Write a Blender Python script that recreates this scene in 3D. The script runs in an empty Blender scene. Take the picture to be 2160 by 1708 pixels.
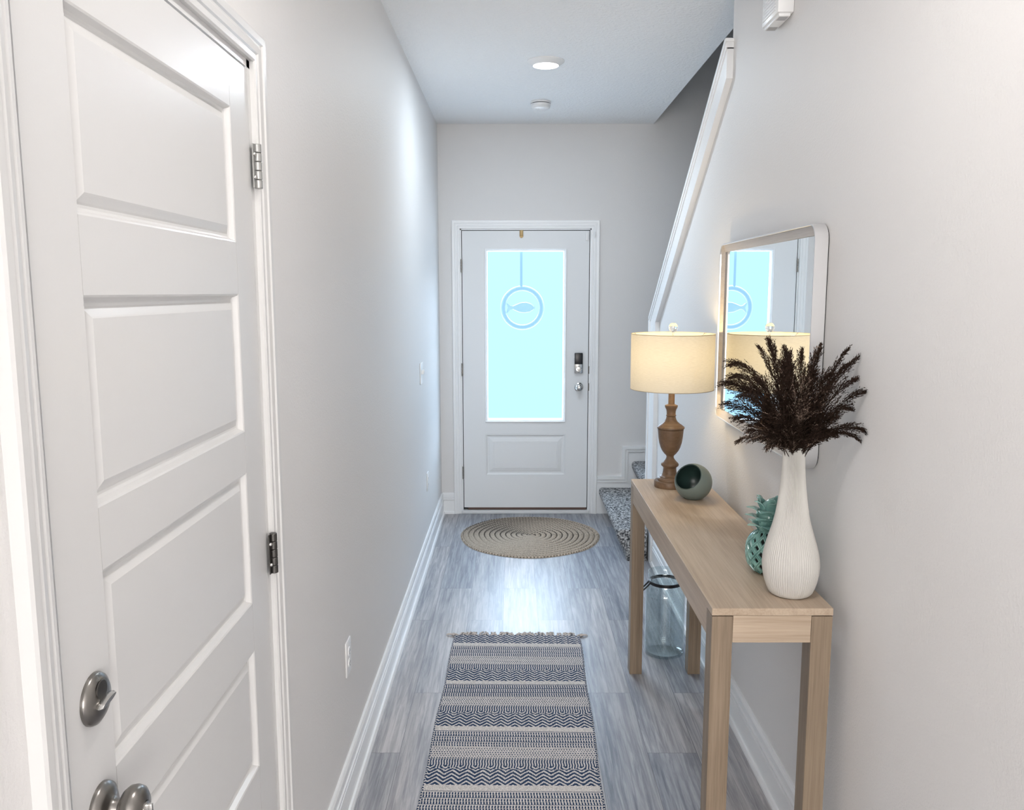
import bpy, bmesh, math, random
import numpy as np
from mathutils import Vector, Matrix
random.seed(7); rng = np.random.default_rng(11)
scn = bpy.context.scene
COL = scn.collection

# ------------------------------------------------------------------ camera
F_PX, YAW, PITCH, ROLL, EYE = 1752.1, -0.0022, 0.1356, -0.0009, 1.6429
fw = Vector((math.sin(YAW)*math.cos(PITCH), math.cos(YAW)*math.cos(PITCH), -math.sin(PITCH)))
rt = Vector((math.cos(YAW), -math.sin(YAW), 0)); up = rt.cross(fw)
r2 = rt*math.cos(ROLL)+up*math.sin(ROLL); u2 = -rt*math.sin(ROLL)+up*math.cos(ROLL)
cam_d = bpy.data.cameras.new('camera'); cam = bpy.data.objects.new('camera', cam_d); COL.objects.link(cam)
cam_d.sensor_fit = 'HORIZONTAL'; cam_d.sensor_width = 36; cam_d.lens = F_PX/2160*36; cam_d.clip_start = .02
m = Matrix((r2, u2, -fw)).transposed().to_4x4(); m.translation = (0, 0, EYE); cam.matrix_world = m
scn.camera = cam
# ------------------------------------------------------------------ sky, lights, exposure
scn.view_settings.view_transform = 'Standard'; scn.view_settings.look = 'None'
scn.view_settings.gamma = 1; scn.view_settings.use_curve_mapping = False
scn.view_settings.exposure = 0.95
world = bpy.data.worlds.new('sky'); scn.world = world; world.use_nodes = True
wt = world.node_tree; wg = wt.nodes.new('ShaderNodeTexCoord'); ws = wt.nodes.new('ShaderNodeSeparateXYZ'); wr = wt.nodes.new('ShaderNodeValToRGB')
wm = wt.nodes.new('ShaderNodeMapRange'); wm.inputs[1].default_value = -1; wm.inputs[2].default_value = 1
wt.links.new(wg.outputs['Generated'], ws.inputs[0]); wt.links.new(ws.outputs['Z'], wm.inputs[0]); wt.links.new(wm.outputs[0], wr.inputs[0])
SKY = [(.34, (1.3, 1.45, 1.65)), (.41, (.024, .039, .049)), (.50, (.026, .045, .056)), (.555, (.029, .051, .065)), (.62, (1.9, 2.35, 2.9)), (1.0, (2.1, 2.6, 3.2))]   # lawn, street, open sky
el = wr.color_ramp.elements
while len(el) < len(SKY): el.new(.5)
for e_, (p_, c_) in zip(el, SKY): e_.position = p_; e_.color = (*c_, 1)
wt.links.new(wr.outputs[0], wt.nodes['Background'].inputs[0])
wt.nodes['Background'].inputs[1].default_value = 8.0   # strength of the outdoor light
pd = bpy.data.lights.new('door_glass_portal', 'AREA'); pd.shape = 'RECTANGLE'; pd.size = .62; pd.size_y = 1.3; pd.cycles.is_portal = True
po = bpy.data.objects.new('door_glass_portal', pd); scn.collection.objects.link(po); po.location = (.084, 6.053+.10, 1.32); po.rotation_euler = (-math.pi/2, 0, 0)
PANE_E = (.19, .34, .49); PANE_S = 1.0
FILL_E = 5.9                       # fill glow added behind the camera, set in an unseen frame
CAN_W = 8.5                      # ceiling downlights
LAMP_W = 2.0
scn.cycles.max_bounces = 10; scn.cycles.diffuse_bounces = 6; scn.cycles.glossy_bounces = 5
scn.cycles.transmission_bounces = 8; scn.cycles.sample_clamp_indirect = 6
scn.cycles.caustics_refractive = False; scn.cycles.caustics_reflective = False

# ------------------------------------------------------------------ dimensions (metres, camera above the origin)
XL, XR, D, H = -.5386, .851, 6.053, 2.811
XC = .985                         # stair side of the right wall
YB = .25                          # where the hallway opens to the living room

# ------------------------------------------------------------------ helpers
def link(o, parent=None):
    COL.objects.link(o)
    if parent: o.parent = parent
    return o
def obj(name, bm, mat=None, parent=None, smooth=None, recalc=True):
    if recalc: bmesh.ops.recalc_face_normals(bm, faces=bm.faces)
    me = bpy.data.meshes.new(name); bm.to_mesh(me); bm.free()
    if mat: me.materials.append(mat)
    if smooth:
        me.shade_smooth()
        me.set_sharp_from_angle(angle=math.radians(smooth))
    return link(bpy.data.objects.new(name, me), parent)
def tag(o, label, cat, group=None):
    o['label'] = label; o['category'] = cat
    if group: o['group'] = group
    return o
def thing(name, label, cat, loc=(0, 0, 0), rz=0, group=None):
    o = bpy.data.objects.new(name, None); COL.objects.link(o); o.location = loc; o.rotation_euler = (0, 0, rz)
    o.empty_display_size = .05
    return tag(o, label, cat, group)
def struct(o):
    o['kind'] = 'structure'; return o
def sempty(name, loc=(0, 0, 0)):
    o = bpy.data.objects.new(name, None); COL.objects.link(o); o.location = loc; o['kind'] = 'structure'; return o
def rel(o, parent):               # parent an object built in world coordinates
    o.parent = parent; o.location = -Vector(parent.location); return o
def BM(): return bmesh.new()
def box(bm, x0, x1, y0, y1, z0, z1, bev=0, seg=2):
    r = bmesh.ops.create_cube(bm, size=1)
    vs = r['verts']
    for v in vs:
        v.co = Vector(((x0+x1)/2+v.co.x*(x1-x0), (y0+y1)/2+v.co.y*(y1-y0), (z0+z1)/2+v.co.z*(z1-z0)))
    if bev:
        es = list({e for v in vs for e in v.link_edges})
        bmesh.ops.bevel(bm, geom=es, offset=bev, segments=seg, affect='EDGES', profile=.5)
    return bm
def lathe(bm, prof, n=48, M=None, cap0=True, cap1=True):
    rings = []
    for r, z in prof:
        rings.append([bm.verts.new((r*math.cos(2*math.pi*k/n), r*math.sin(2*math.pi*k/n), z)) for k in range(n)])
    for a, b in zip(rings, rings[1:]):
        for k in range(n): bm.faces.new((a[k], a[(k+1) % n], b[(k+1) % n], b[k]))
    if cap0: bm.faces.new(rings[0][::-1])
    if cap1: bm.faces.new(rings[-1])
    if M is not None: bmesh.ops.transform(bm, matrix=M, verts=[v for r in rings for v in r])
    return bm
def tube(bm, pts, r, n=10, closed=False):
    pts = [Vector(p) for p in pts]; N = len(pts); rings = []
    rs = r if hasattr(r, '__len__') else [r]*N
    prev = None
    for i, p in enumerate(pts):
        if closed: t = pts[(i+1) % N]-pts[i-1]
        else: t = pts[min(i+1, N-1)]-pts[max(i-1, 0)]
        t.normalize()
        a = prev if prev is not None else (Vector((0, 0, 1)) if abs(t.z) < .9 else Vector((1, 0, 0)))
        a = (a-t*a.dot(t)).normalized(); b = t.cross(a); prev = a
        rings.append([bm.verts.new(p+(a*math.cos(2*math.pi*k/n)+b*math.sin(2*math.pi*k/n))*rs[i]) for k in range(n)])
    for i in range(N if closed else N-1):
        A, B = rings[i], rings[(i+1) % N]
        for k in range(n): bm.faces.new((A[k], A[(k+1) % n], B[(k+1) % n], B[k]))
    if not closed: bm.faces.new(rings[0][::-1]); bm.faces.new(rings[-1])
    return bm
def prism(bm, poly, M, d0, d1):   # poly in plane coords (a,b), extruded d0..d1 along the plane normal
    A = [bm.verts.new(M(a, b, d0)) for a, b in poly]; B = [bm.verts.new(M(a, b, d1)) for a, b in poly]
    n = len(poly)
    for k in range(n): bm.faces.new((A[k], A[(k+1) % n], B[(k+1) % n], B[k]))
    bm.faces.new(A[::-1]); bm.faces.new(B)
    return bm
# plane maps: (a, b, d) -> world; d = distance out of the surface into the hall
MF = lambda a, b, d: (a, D-d, b)
ML = lambda a, b, d: (XL+d, a, b)
MR = lambda a, b, d: (XR-d, a, b)
def casing(bm, M, a0, a1, b0, b1, prof):   # door casing: profile (w, d) swept up, across and down, mitred
    loops = []
    for w, d in prof:
        loops.append([bm.verts.new(M(a0-w, b0, d)), bm.verts.new(M(a0-w, b1+w, d)), bm.verts.new(M(a1+w, b1+w, d)), bm.verts.new(M(a1+w, b0, d))])
    n = len(prof)
    for i in range(n):
        A, B = loops[i], loops[(i+1) % n]
        for k in range(3): bm.faces.new((A[k], A[k+1], B[k+1], B[k]))
    bm.faces.new([l[0] for l in loops]); bm.faces.new([l[3] for l in loops])
def ring(bm, M, a0, a1, b0, b1, prof, fill=False, closed_prof=False):  # rectangular ring, w = inset
    loops = []
    for w, d in prof:
        loops.append([bm.verts.new(M(a0+w, b0+w, d)), bm.verts.new(M(a1-w, b0+w, d)), bm.verts.new(M(a1-w, b1-w, d)), bm.verts.new(M(a0+w, b1-w, d))])
    n = len(prof)
    for i in range(n if closed_prof else n-1):
        A, B = loops[i], loops[(i+1) % n]
        for k in range(4): bm.faces.new((A[k], A[(k+1) % 4], B[(k+1) % 4], B[k]))
    if fill: bm.faces.new(loops[-1])
    return bm
def slab(bm, M, a0, a1, b0, b1, d0, th, holes, through=()):
    """door slab: front face with rectangular openings (all sharing one a-range)"""
    ha0, ha1 = holes[0][0], holes[0][1]
    def q(x0, x1, y0, y1, d=0, ):
        bm.faces.new([bm.verts.new(M(x, y, d0+d)) for x, y in ((x0, y0), (x1, y0), (x1, y1), (x0, y1))])
    q(a0, ha0, b0, b1); q(ha1, a1, b0, b1)
    ys = [b0]+[v for h in sorted(holes, key=lambda h: h[2]) for v in (h[2], h[3])]+[b1]
    for k in range(0, len(ys), 2): q(ha0, ha1, ys[k], ys[k+1])
    if not through: q(a0, a1, b0, b1, -th)
    else:
        t = through[0]
        q(a0, t[0], b0, b1, -th); q(t[1], a1, b0, b1, -th); q(t[0], t[1], b0, t[2], -th); q(t[0], t[1], t[3], b1, -th)
    c = [(a0, b0), (a1, b0), (a1, b1), (a0, b1)]
    for k in range(4):
        (x0, y0), (x1, y1) = c[k], c[(k+1) % 4]
        bm.faces.new([bm.verts.new(M(x, y, d)) for x, y, d in ((x0, y0, d0), (x1, y1, d0), (x1, y1, d0-th), (x0, y0, d0-th))])
def sweep(bm, pts, prof_fn):      # straight extrusion between two points of a closed profile given as world points
    A = [bm.verts.new(p) for p in prof_fn(pts[0])]; B = [bm.verts.new(p) for p in prof_fn(pts[1])]
    n = len(A)
    for k in range(n): bm.faces.new((A[k], A[(k+1) % n], B[(k+1) % n], B[k]))
    bm.faces.new(A[::-1]); bm.faces.new(B)

# ------------------------------------------------------------------ materials
def mat(name, col=(.8, .8, .8), rough=.5, metal=0, spec=.5):
    m = bpy.data.materials.new(name); m.use_nodes = True; b = m.node_tree.nodes['Principled BSDF']
    b.inputs['Base Color'].default_value = (*col, 1); b.inputs['Roughness'].default_value = rough
    b.inputs['Metallic'].default_value = metal; b.inputs['Specular IOR Level'].default_value = spec
    return m
class N:
    def __init__(s, m): s.m = m; s.t = m.node_tree; s.b = s.t.nodes.get('Principled BSDF')
    def n(s, kind, **kw):
        x = s.t.nodes.new(kind)
        for k, v in kw.items():
            if k.startswith('i_'): x.inputs[k[2:].replace('_', ' ')].default_value = v
            else: setattr(x, k, v)
        return x
    def l(s, a, b): s.t.links.new(a, b)
    def coords(s, scale=(1, 1, 1), rot=(0, 0, 0), kind='Object'):
        tc = s.n('ShaderNodeTexCoord'); mp = s.n('ShaderNodeMapping')
        mp.inputs['Scale'].default_value = scale; mp.inputs['Rotation'].default_value = rot
        s.l(tc.outputs[kind], mp.inputs['Vector']); return mp.outputs['Vector']
    def noise(s, vec, scale, detail=2, rough=.5, dist=0):
        x = s.n('ShaderNodeTexNoise'); x.inputs['Scale'].default_value = scale; x.inputs['Detail'].default_value = detail
        x.inputs['Roughness'].default_value = rough; x.inputs['Distortion'].default_value = dist
        s.l(vec, x.inputs['Vector']); return x.outputs['Fac']
    def ramp(s, fac, stops):
        x = s.n('ShaderNodeValToRGB'); e = x.color_ramp.elements
        while len(e) > len(stops): e.remove(e[-1])
        while len(e) < len(stops): e.new(.5)
        for el, (p, c) in zip(e, stops): el.position = p; el.color = (*c, 1) if len(c) == 3 else c
        s.l(fac, x.inputs['Fac']); return x.outputs['Color']
    def bump(s, h, strength, dist=.001):
        x = s.n('ShaderNodeBump'); x.inputs['Strength'].default_value = strength; x.inputs['Distance'].default_value = dist
        s.l(h, x.inputs['Height']); s.l(x.outputs['Normal'], s.b.inputs['Normal'])
    def mixc(s, fac, a, b, mode='MIX'):
        x = s.n('ShaderNodeMix', data_type='RGBA', blend_type=mode)
        for v, i in ((fac, 0), (a, 6), (b, 7)):
            if hasattr(v, 'links') or hasattr(v, 'is_linked'): s.l(v, x.inputs[i])
            elif isinstance(v, tuple): x.inputs[i].default_value = (*v, 1)
            else: x.inputs[i].default_value = v
        return x.outputs[2]
def paint(name, col, rough, bscale, bstr, bdist):
    m = mat(name, col, rough, spec=.3); n = N(m); v = n.coords()
    n.bump(n.noise(v, bscale, 3, .55), bstr, bdist); return m
M_wall = paint('wall_paint', (.74, .727, .72), .55, 170, .5, .002)
M_ceil = paint('ceiling_paint', (.87, .875, .88), .8, 60, 1.0, .006)
M_trim = mat('trim_paint', (.84, .845, .85), .3, spec=.5)
M_doorp = paint('door_paint', (.67, .665, .66), .28, 380, .12, .0006)
M_fdoor = paint('front_door_paint', (.78, .79, .80), .42, 200, .08, .0006)
M_nickel = mat('satin_nickel', (.26, .245, .23), .28, 1)
M_nickel2 = mat('bright_nickel', (.66, .65, .63), .22, 1)
M_dkmetal = mat('dark_metal', (.10, .095, .09), .38, .9)
M_black = mat('black_plastic', (.006, .006, .008), .3)
M_plastic = mat('white_plastic', (.82, .82, .82), .35)
M_slot = mat('dark_slot', (.05, .05, .05), .6)
M_vent = mat('grey_vent', (.42, .42, .43), .6)
M_gap = mat('black_seal', (.012, .012, .013), .9)
M_brass = mat('aged_brass', (.25, .18, .09), .4, .8)
M_sweep = mat('brown_door_sweep', (.10, .055, .04), .6)
M_sill = mat('aluminium_sill', (.7, .71, .72), .4, .2)

def wood(name, axis, c0, c1, c2, rough=.45, scale=1.0, shift=0):
    m = mat(name, c1, rough, spec=.4); n = N(m)
    s = [34*scale, 34*scale, 34*scale]; s[axis] = 1.3*scale
    v = n.coords(tuple(s))
    if shift: v.node.inputs['Location'].default_value = (shift, shift*.7, shift*1.3)
    g = n.noise(v, 1.0, 5, .6, .5)
    s2 = [150*scale]*3; s2[axis] = 4*scale
    g2 = n.noise(n.coords(tuple(s2)), 1.5, 3, .6)
    s3 = [5*scale]*3; s3[axis] = 1.5*scale
    g3 = n.noise(n.coords(tuple(s3)), 1.0, 2, .5)
    c = n.ramp(g, [(.3, c0), (.5, c1), (.72, c2)])
    c = n.mixc(.35, c, n.ramp(g2, [(.35, c0), (.6, c2)]))
    c = n.mixc(.35, c, n.ramp(g3, [(.35, c0), (.65, c2)]))
    n.l(c, n.b.inputs['Base Color']); n.bump(g2, .15, .0005); return m
OAK = ((.29, .21, .145), (.43, .33, .24), (.53, .43, .33))
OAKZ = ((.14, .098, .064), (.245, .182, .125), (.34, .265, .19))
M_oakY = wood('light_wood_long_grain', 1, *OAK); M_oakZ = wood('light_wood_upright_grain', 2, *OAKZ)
M_oakX = wood('light_wood_cross_grain', 0, *OAK)
M_turned = wood('turned_wood', 0, (.085, .048, .026), (.15, .088, .048), (.24, .15, .09), .42, 1.2)

# plank floor ------------------------------------------------------
M_floor = mat('vinyl_planks', (.4, .4, .4), .42, spec=.4); n = N(M_floor)
v = n.coords(rot=(0, 0, math.pi/2))
v.node.inputs['Location'].default_value = (.35, .055, 0)
br = n.n('ShaderNodeTexBrick'); br.offset = .37; br.offset_frequency = 2; br.squash = 1
for k, val in (('Scale', 1.0), ('Mortar Size', .0009), ('Mortar Smooth', .1), ('Bias', 0.0), ('Brick Width', 1.22), ('Row Height', .178)):
    br.inputs[k].default_value = val
br.inputs['Color1'].default_value = (0, 0, 0, 1); br.inputs['Color2'].default_value = (1, 1, 1, 1); br.inputs['Mortar'].default_value = (.5, .5, .5, 1)
n.l(v, br.inputs['Vector'])
vo = n.n('ShaderNodeVectorMath', operation='MULTIPLY_ADD'); n.l(br.outputs['Color'], vo.inputs[0]); vo.inputs[1].default_value = (17, 31, 9)
n.l(n.coords(), vo.inputs[2])
def stretched(sx, sy):
    mp = n.n('ShaderNodeMapping'); mp.inputs['Scale'].default_value = (sx, sy, 1); n.l(vo.outputs[0], mp.inputs['Vector']); return mp.outputs['Vector']
g1 = n.noise(stretched(11, 1.0), 1.0, 4, .6, 1.2)
g2 = n.noise(stretched(75, 3.2), 1.0, 5, .7, .6)
g3 = n.noise(stretched(3.5, .6), 1.0, 2, .5)
c = n.ramp(g1, [(.33, (.10, .108, .125)), (.5, (.32, .32, .33)), (.66, (.56, .55, .54))])
c = n.mixc(.45, c, n.ramp(g2, [(.40, (.06, .065, .08)), (.5, (.33, .33, .335)), (.60, (.68, .67, .66))]))
c = n.mixc(.4, c, n.ramp(g3, [(.35, (.21, .225, .265)), (.65, (.44, .42, .42))]))
tint = n.ramp(br.outputs['Color'], [(0, (.80, .82, .86)), (1, (1.12, 1.08, 1.06))])
c = n.mixc(1.0, c, tint, 'MULTIPLY')
c = n.mixc(br.outputs['Fac'], c, (.13, .13, .14))
n.l(c, n.b.inputs['Base Color']); n.bump(g2, .25, .0006)

# carpet ------------------------------------------------------------
M_carpet = mat('speckled_carpet', (.4, .4, .4), .95, spec=.1); n = N(M_carpet); v = n.coords()
a = n.noise(v, 72, 4, .8); b_ = n.noise(v, 60, 2, .6)
c = n.ramp(a, [(.40, (.03, .03, .033)), (.46, (.13, .13, .135)), (.52, (.42, .42, .42)), (.60, (.72, .71, .70))])
n.l(c, n.b.inputs['Base Color']); n.bump(a, 1.0, .010)

# glass / light materials --------------------------------------------
def emis(name, col, s):
    m = bpy.data.materials.new(name); m.use_nodes = True; t = m.node_tree; t.nodes.clear()
    e = t.nodes.new('ShaderNodeEmission'); o = t.nodes.new('ShaderNodeOutputMaterial')
    e.inputs[0].default_value = (*col, 1); e.inputs[1].default_value = s; t.links.new(e.outputs[0], o.inputs[0]); return m
M_pane = bpy.data.materials.new('frosted_glowing_glass'); M_pane.use_nodes = True; t = M_pane.node_tree; t.nodes.clear()
e = t.nodes.new('ShaderNodeEmission'); e.inputs[0].default_value = (*PANE_E, 1); e.inputs[1].default_value = PANE_S  # emission stands in for daylight scattered by the frosted glass
rf = t.nodes.new('ShaderNodeBsdfRefraction'); rf.inputs['Roughness'].default_value = .26; rf.inputs['IOR'].default_value = 1.12
rf.inputs['Color'].default_value = (.40, .40, .40, 1)
tp_ = t.nodes.new('ShaderNodeBsdfTransparent'); tp_.inputs[0].default_value = (.22, .24, .25, 1)
ad0 = t.nodes.new('ShaderNodeAddShader'); ad = t.nodes.new('ShaderNodeAddShader'); o = t.nodes.new('ShaderNodeOutputMaterial')
t.links.new(e.outputs[0], ad.inputs[0]); t.links.new(rf.outputs[0], ad0.inputs[0]); t.links.new(tp_.outputs[0], ad0.inputs[1]); t.links.new(ad0.outputs[0], ad.inputs[1]); t.links.new(ad.outputs[0], o.inputs[0])
M_fill = emis('fill_glow', (1.0, .965, .93), FILL_E)
M_can = emis('lit_led_diffuser', (.97, .98, 1.0), 5)
M_bulb = emis('lit_bulb', (1, .78, .48), 12)
M_mirror = mat('silvered_glass', (.93, .95, .95), .0, 1)
M_frame = mat('brushed_pale_metal', (.62, .62, .63), .3, .5)
M_liner = wood('whitewashed_liner', 1, (.42, .37, .33), (.52, .47, .43), (.60, .56, .52), .5)
def glass(name, col, rough=0.0, ior=1.45, bump=None):
    m = bpy.data.materials.new(name); m.use_nodes = True; b = m.node_tree.nodes['Principled BSDF']
    b.inputs['Base Color'].default_value = (*col, 1); b.inputs['Transmission Weight'].default_value = 1
    b.inputs['Roughness'].default_value = rough; b.inputs['IOR'].default_value = ior
    return m
M_acryl = glass('clear_acrylic', (1, .98, .94), .02, 1.49)
M_jar = bpy.data.materials.new('seeded_recycled_glass'); M_jar.use_nodes = True; M_jar.node_tree.nodes.clear(); n = N(M_jar); v = n.coords()
jt = n.n('ShaderNodeBsdfTransparent'); jg = n.n('ShaderNodeBsdfGlossy'); jg.inputs['Roughness'].default_value = .03; jw = n.n('ShaderNodeLayerWeight'); jp = n.n('ShaderNodeMath', operation='POWER'); n.l(jw.outputs['Facing'], jp.inputs[0]); jp.inputs[1].default_value = 4.0
jf = n.n('ShaderNodeMath', operation='MULTIPLY_ADD'); n.l(jp.outputs[0], jf.inputs[0]); jf.inputs[1].default_value = .80; jf.inputs[2].default_value = .085
jm = n.n('ShaderNodeMixShader'); jo = n.n('ShaderNodeOutputMaterial'); n.l(jf.outputs[0], jm.inputs[0]); n.l(jt.outputs[0], jm.inputs[1]); n.l(jg.outputs[0], jm.inputs[2]); n.l(jm.outputs[0], jo.inputs[0])
vr = n.n('ShaderNodeTexVoronoi'); vr.inputs['Scale'].default_value = 85; n.l(v, vr.inputs['Vector'])
bub = n.ramp(vr.outputs['Distance'], [(.0, (1, 1, 1)), (.16, (.3, .3, .3)), (.2, (0, 0, 0))])
jb = n.n('ShaderNodeBump'); jb.inputs['Strength'].default_value = .8; jb.inputs['Distance'].default_value = .003; n.l(bub, jb.inputs['Height']); n.l(jb.outputs[0], jg.inputs['Normal']); n.l(jb.outputs[0], jw.inputs['Normal'])
n.l(n.ramp(bub, [(.0, (.915, .95, .955)), (1, (.62, .68, .70))]), jt.inputs[0])
M_shade = bpy.data.materials.new('linen_shade'); M_shade.use_nodes = True; t = M_shade.node_tree; t.nodes.clear(); n = N(M_shade)
df = n.n('ShaderNodeBsdfDiffuse'); tr = n.n('ShaderNodeBsdfTranslucent'); mx = n.n('ShaderNodeMixShader'); o = n.n('ShaderNodeOutputMaterial')
wv = n.noise(n.coords((60, 60, 900)), 1, 2); lc = n.ramp(wv, [(.35, (.78, .765, .70)), (.65, (.86, .845, .78))]); lc2 = n.ramp(wv, [(.35, (.245, .245, .235)), (.65, (.28, .28, .265))])
n.l(lc, df.inputs[0]); n.l(lc2, tr.inputs[0]); mx.inputs[0].default_value = .55
n.l(df.outputs[0], mx.inputs[1]); n.l(tr.outputs[0], mx.inputs[2]); n.l(mx.outputs[0], o.inputs[0])
M_sage = mat('sage_ceramic', (.165, .205, .19), .42); M_sagein = mat('dark_green_glaze', (.025, .05, .045), .28)
M_teal = mat('teal_glaze', (.12, .27, .25), .16, spec=.7); n = N(M_teal); v = n.coords()
gl = n.noise(v, 22, 3); n.l(n.ramp(gl, [(.35, (.12, .27, .25)), (.65, (.27, .48, .43))]), n.b.inputs['Base Color'])
n.b.inputs['Coat Weight'].default_value = .5
M_void = mat('inside_shade', (.01, .012, .012), .9)
M_vase = mat('matte_white_ceramic', (.55, .535, .505), .5, spec=.35)
M_plume = mat('dried_plume', (.030, .018, .013), .9, spec=.1); M_plume2 = mat('dried_plume_pale', (.20, .145, .115), .9, spec=.1)
M_ringb = mat('blue_painted_ring', (.012, .045, .20), .6); M_fish = mat('cream_fish', (.14, .17, .11), .6)
M_strap = mat('blue_grey_strap', (.02, .06, .2), .6)

# ------------------------------------------------------------------ room shell
def plane_box(name, *a, m=M_wall): return struct(obj(name, box(BM(), *a), m))
plane_box('floor', -2.6, 3.0, -4.0, D+.12, -.1, 0, m=M_floor)
bm = BM(); box(bm, -2.6, XC, -4.0, D+.12, H, H+.1); box(bm, XC, 3.0, -4.0, 3.0, H, H+.1); struct(obj('ceiling', bm, M_ceil))
# left wall with the near door opening
DY0, DY1, DZ = .935, 1.745, 2.087          # near door slab
bm = BM(); prism(bm, [(YB, 0), (DY0-.012, 0), (DY0-.012, DZ+.012), (DY1+.012, DZ+.012), (DY1+.012, 0), (D, 0), (D, H), (YB, H)], ML, 0, -.115)
struct(obj('wall_left', bm, M_wall))
# front wall (runs on up inside the stairwell) with the front door opening
FA0, FA1, FB0, FB1 = -.3711, .543, .044, 2.0745   # front slab
STX, STH = 2.05, 5.2
bm = BM(); g = .008
prism(bm, [(XL-.115, 0), (FA0-g, 0), (FA0-g, FB1+g), (FA1+g, FB1+g), (FA1+g, 0), (STX, 0), (STX, STH), (XL-.115, STH)], MF, 0, -.14)
struct(obj('wall_front', bm, M_wall))
# right wall: full height near the camera, sloping knee wall beside the stairs
YE, KY, KZ0, KZ1 = 3.385, 5.045, 2.585, 1.485
bm = BM(); prism(bm, [(YB, 0), (KY, 0), (KY, KZ1), (YE, KZ0), (YE, H), (YB, H)], MR, 0, -(XC-XR))
struct(obj('wall_right', bm, M_wall))
bm = BM(); box(bm, STX, STX+.1, 2.2, D, 0, STH); box(bm, XC, STX, 2.1, 2.2, 0, H); box(bm, XC-1.6, XC-1.5, -1.1, D, H+.1, STH); box(bm, STX, STX+.1, -1.1, 2.2, H+.1, STH); box(bm, XC-1.6, STX+.1, -1.2, -1.1, H+.1, STH); box(bm, XC-1.6, STX+.1, -1.2, D+.1, STH, STH+.1)  # unseen upper walls set far back to keep the stairwell dark
struct(obj('wall_stairwell', bm, M_wall))
# unseen living room behind the camera, with an added glowing fill panel
bm = BM(); box(bm, -2.6, XL, YB-.1, YB, 0, H); box(bm, XR, 3.0, YB-.1, YB, 0, H); box(bm, -2.7, -2.6, -4, YB, 0, H); box(bm, 3.0, 3.1, -4, YB, 0, H)
box(bm, -2.6, -1.9, -4.1, -4, 0, H); box(bm, 2.3, 3.0, -4.1, -4, 0, H); box(bm, -1.9, 2.3, -4.1, -4, 0, .35); box(bm, -1.9, 2.3, -4.1, -4, 2.45, H)
struct(obj('wall_back', bm, M_wall))
w = sempty('fill_light_1', (.2, -4.0, .35))
fr = BM(); box(fr, -2.1, -2.04, -.08, 0, 0, 2.1); box(fr, 2.04, 2.1, -.08, 0, 0, 2.1); box(fr, -2.04, 2.04, -.08, 0, 0, .06); box(fr, -2.04, 2.04, -.08, 0, 2.04, 2.1); box(fr, -.03, .03, -.08, 0, .06, 2.04)
obj('fill_frame', fr, M_trim, w)
obj('fill_pane', box(BM(), -2.04, 2.04, -.06, -.05, .06, 2.04), M_fill, w)  # glowing panel added out of view to brighten the hall

# ------------------------------------------------------------------ mouldings
BBH = .158
BB = [(0, 0), (.026, 0), (.026, .010), (.021, .020), (.0145, .021), (.0145, .098), (.0165, .101), (.0085, .1025), (.0085, .107), (.0155, .1085), (.0155, .116), (.0070, .1175), (.0070, .123), (.0125, .126), (.0125, .148), (.008, BBH), (0, BBH)]
def bb(name, M, a0, a1):
    bm = BM(); sweep(bm, (a0, a1), lambda a: [M(a, h, d) for d, h in BB]); return struct(obj(name, bm, M_trim))
CW = .0585
CAS = [(0, -.004), (0, .009), (.004, .012), (.011, .0125), (.013, .0105), (.017, .0105), (.020, .014), (.030, .0165), (.034, .0150), (.038, .0150), (.041, .0185), (.054, .0195), (CW, .017), (CW, -.004)]
bb('baseboard_left', ML, DY1+.024+CW+.001, D)
bb('baseboard_right', MR, YB, 4.872)
bb('baseboard_front', MF, XL, FA0-.014-CW)
# stepped skirt beside the first stairs, with its profiled upper edge
def skirt():
    pl = [(FA1+.014+CW+.001, .285), (.801, .285), (.801, .512), (1.01, .512), (1.01, .74), (STX, .74)]
    base = [(pl[0][0], 0)]+pl+[(STX, 0)]
    bm = BM(); prism(bm, base, MF, 0, .0125)
    def off(o):   # the outline shifted inward by o
        return [(pl[0][0], .285-o), (.801+o, .285-o), (.801+o, .512-o), (1.01+o, .512-o), (1.01+o, .74-o), (STX, .74-o)]
    for o0, o1, d in ((0, .022, .026), (.030, .040, .023), (.046, .049, .016)):
        A, B = off(o0), off(o1)
        prism(bm, A+B[::-1], MF, .0125, d)
    return struct(obj('trim_1', bm, M_trim))
skirt()
# casings
bm = BM(); casing(bm, ML, DY0-.018, DY1+.022, 0, DZ+.02, CAS); struct(obj('trim_2', bm, M_doorp, smooth=20))
bm = BM(); casing(bm, MF, FA0-.014, FA1+.014, 0, FB1+.014, CAS); struct(obj('trim_3', bm, M_trim, smooth=20))
# jambs lining the door openings
bm = BM()
for a0, a1, b0, b1 in ((DY0-.018, DY0-.004, 0, DZ+.02), (DY1+.003, DY1+.023, 0, DZ+.02), (DY0-.018, DY1+.023, DZ+.005, DZ+.021)):
    prism(bm, [(a0, b0), (a1, b0), (a1, b1), (a0, b1)], ML, .0005, -.115)
struct(obj('trim_4', bm, M_doorp))
bm = BM()
for a0, a1, b0, b1 in ((FA0-.016, FA0-.005, 0, FB1+.015), (FA1+.005, FA1+.016, 0, FB1+.015), (FA0-.016, FA1+.016, FB1+.005, FB1+.015)):
    prism(bm, [(a0, b0), (a1, b0), (a1, b1), (a0, b1)], MF, .0005, -.14)
struct(obj('trim_5', bm, M_trim))
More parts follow.
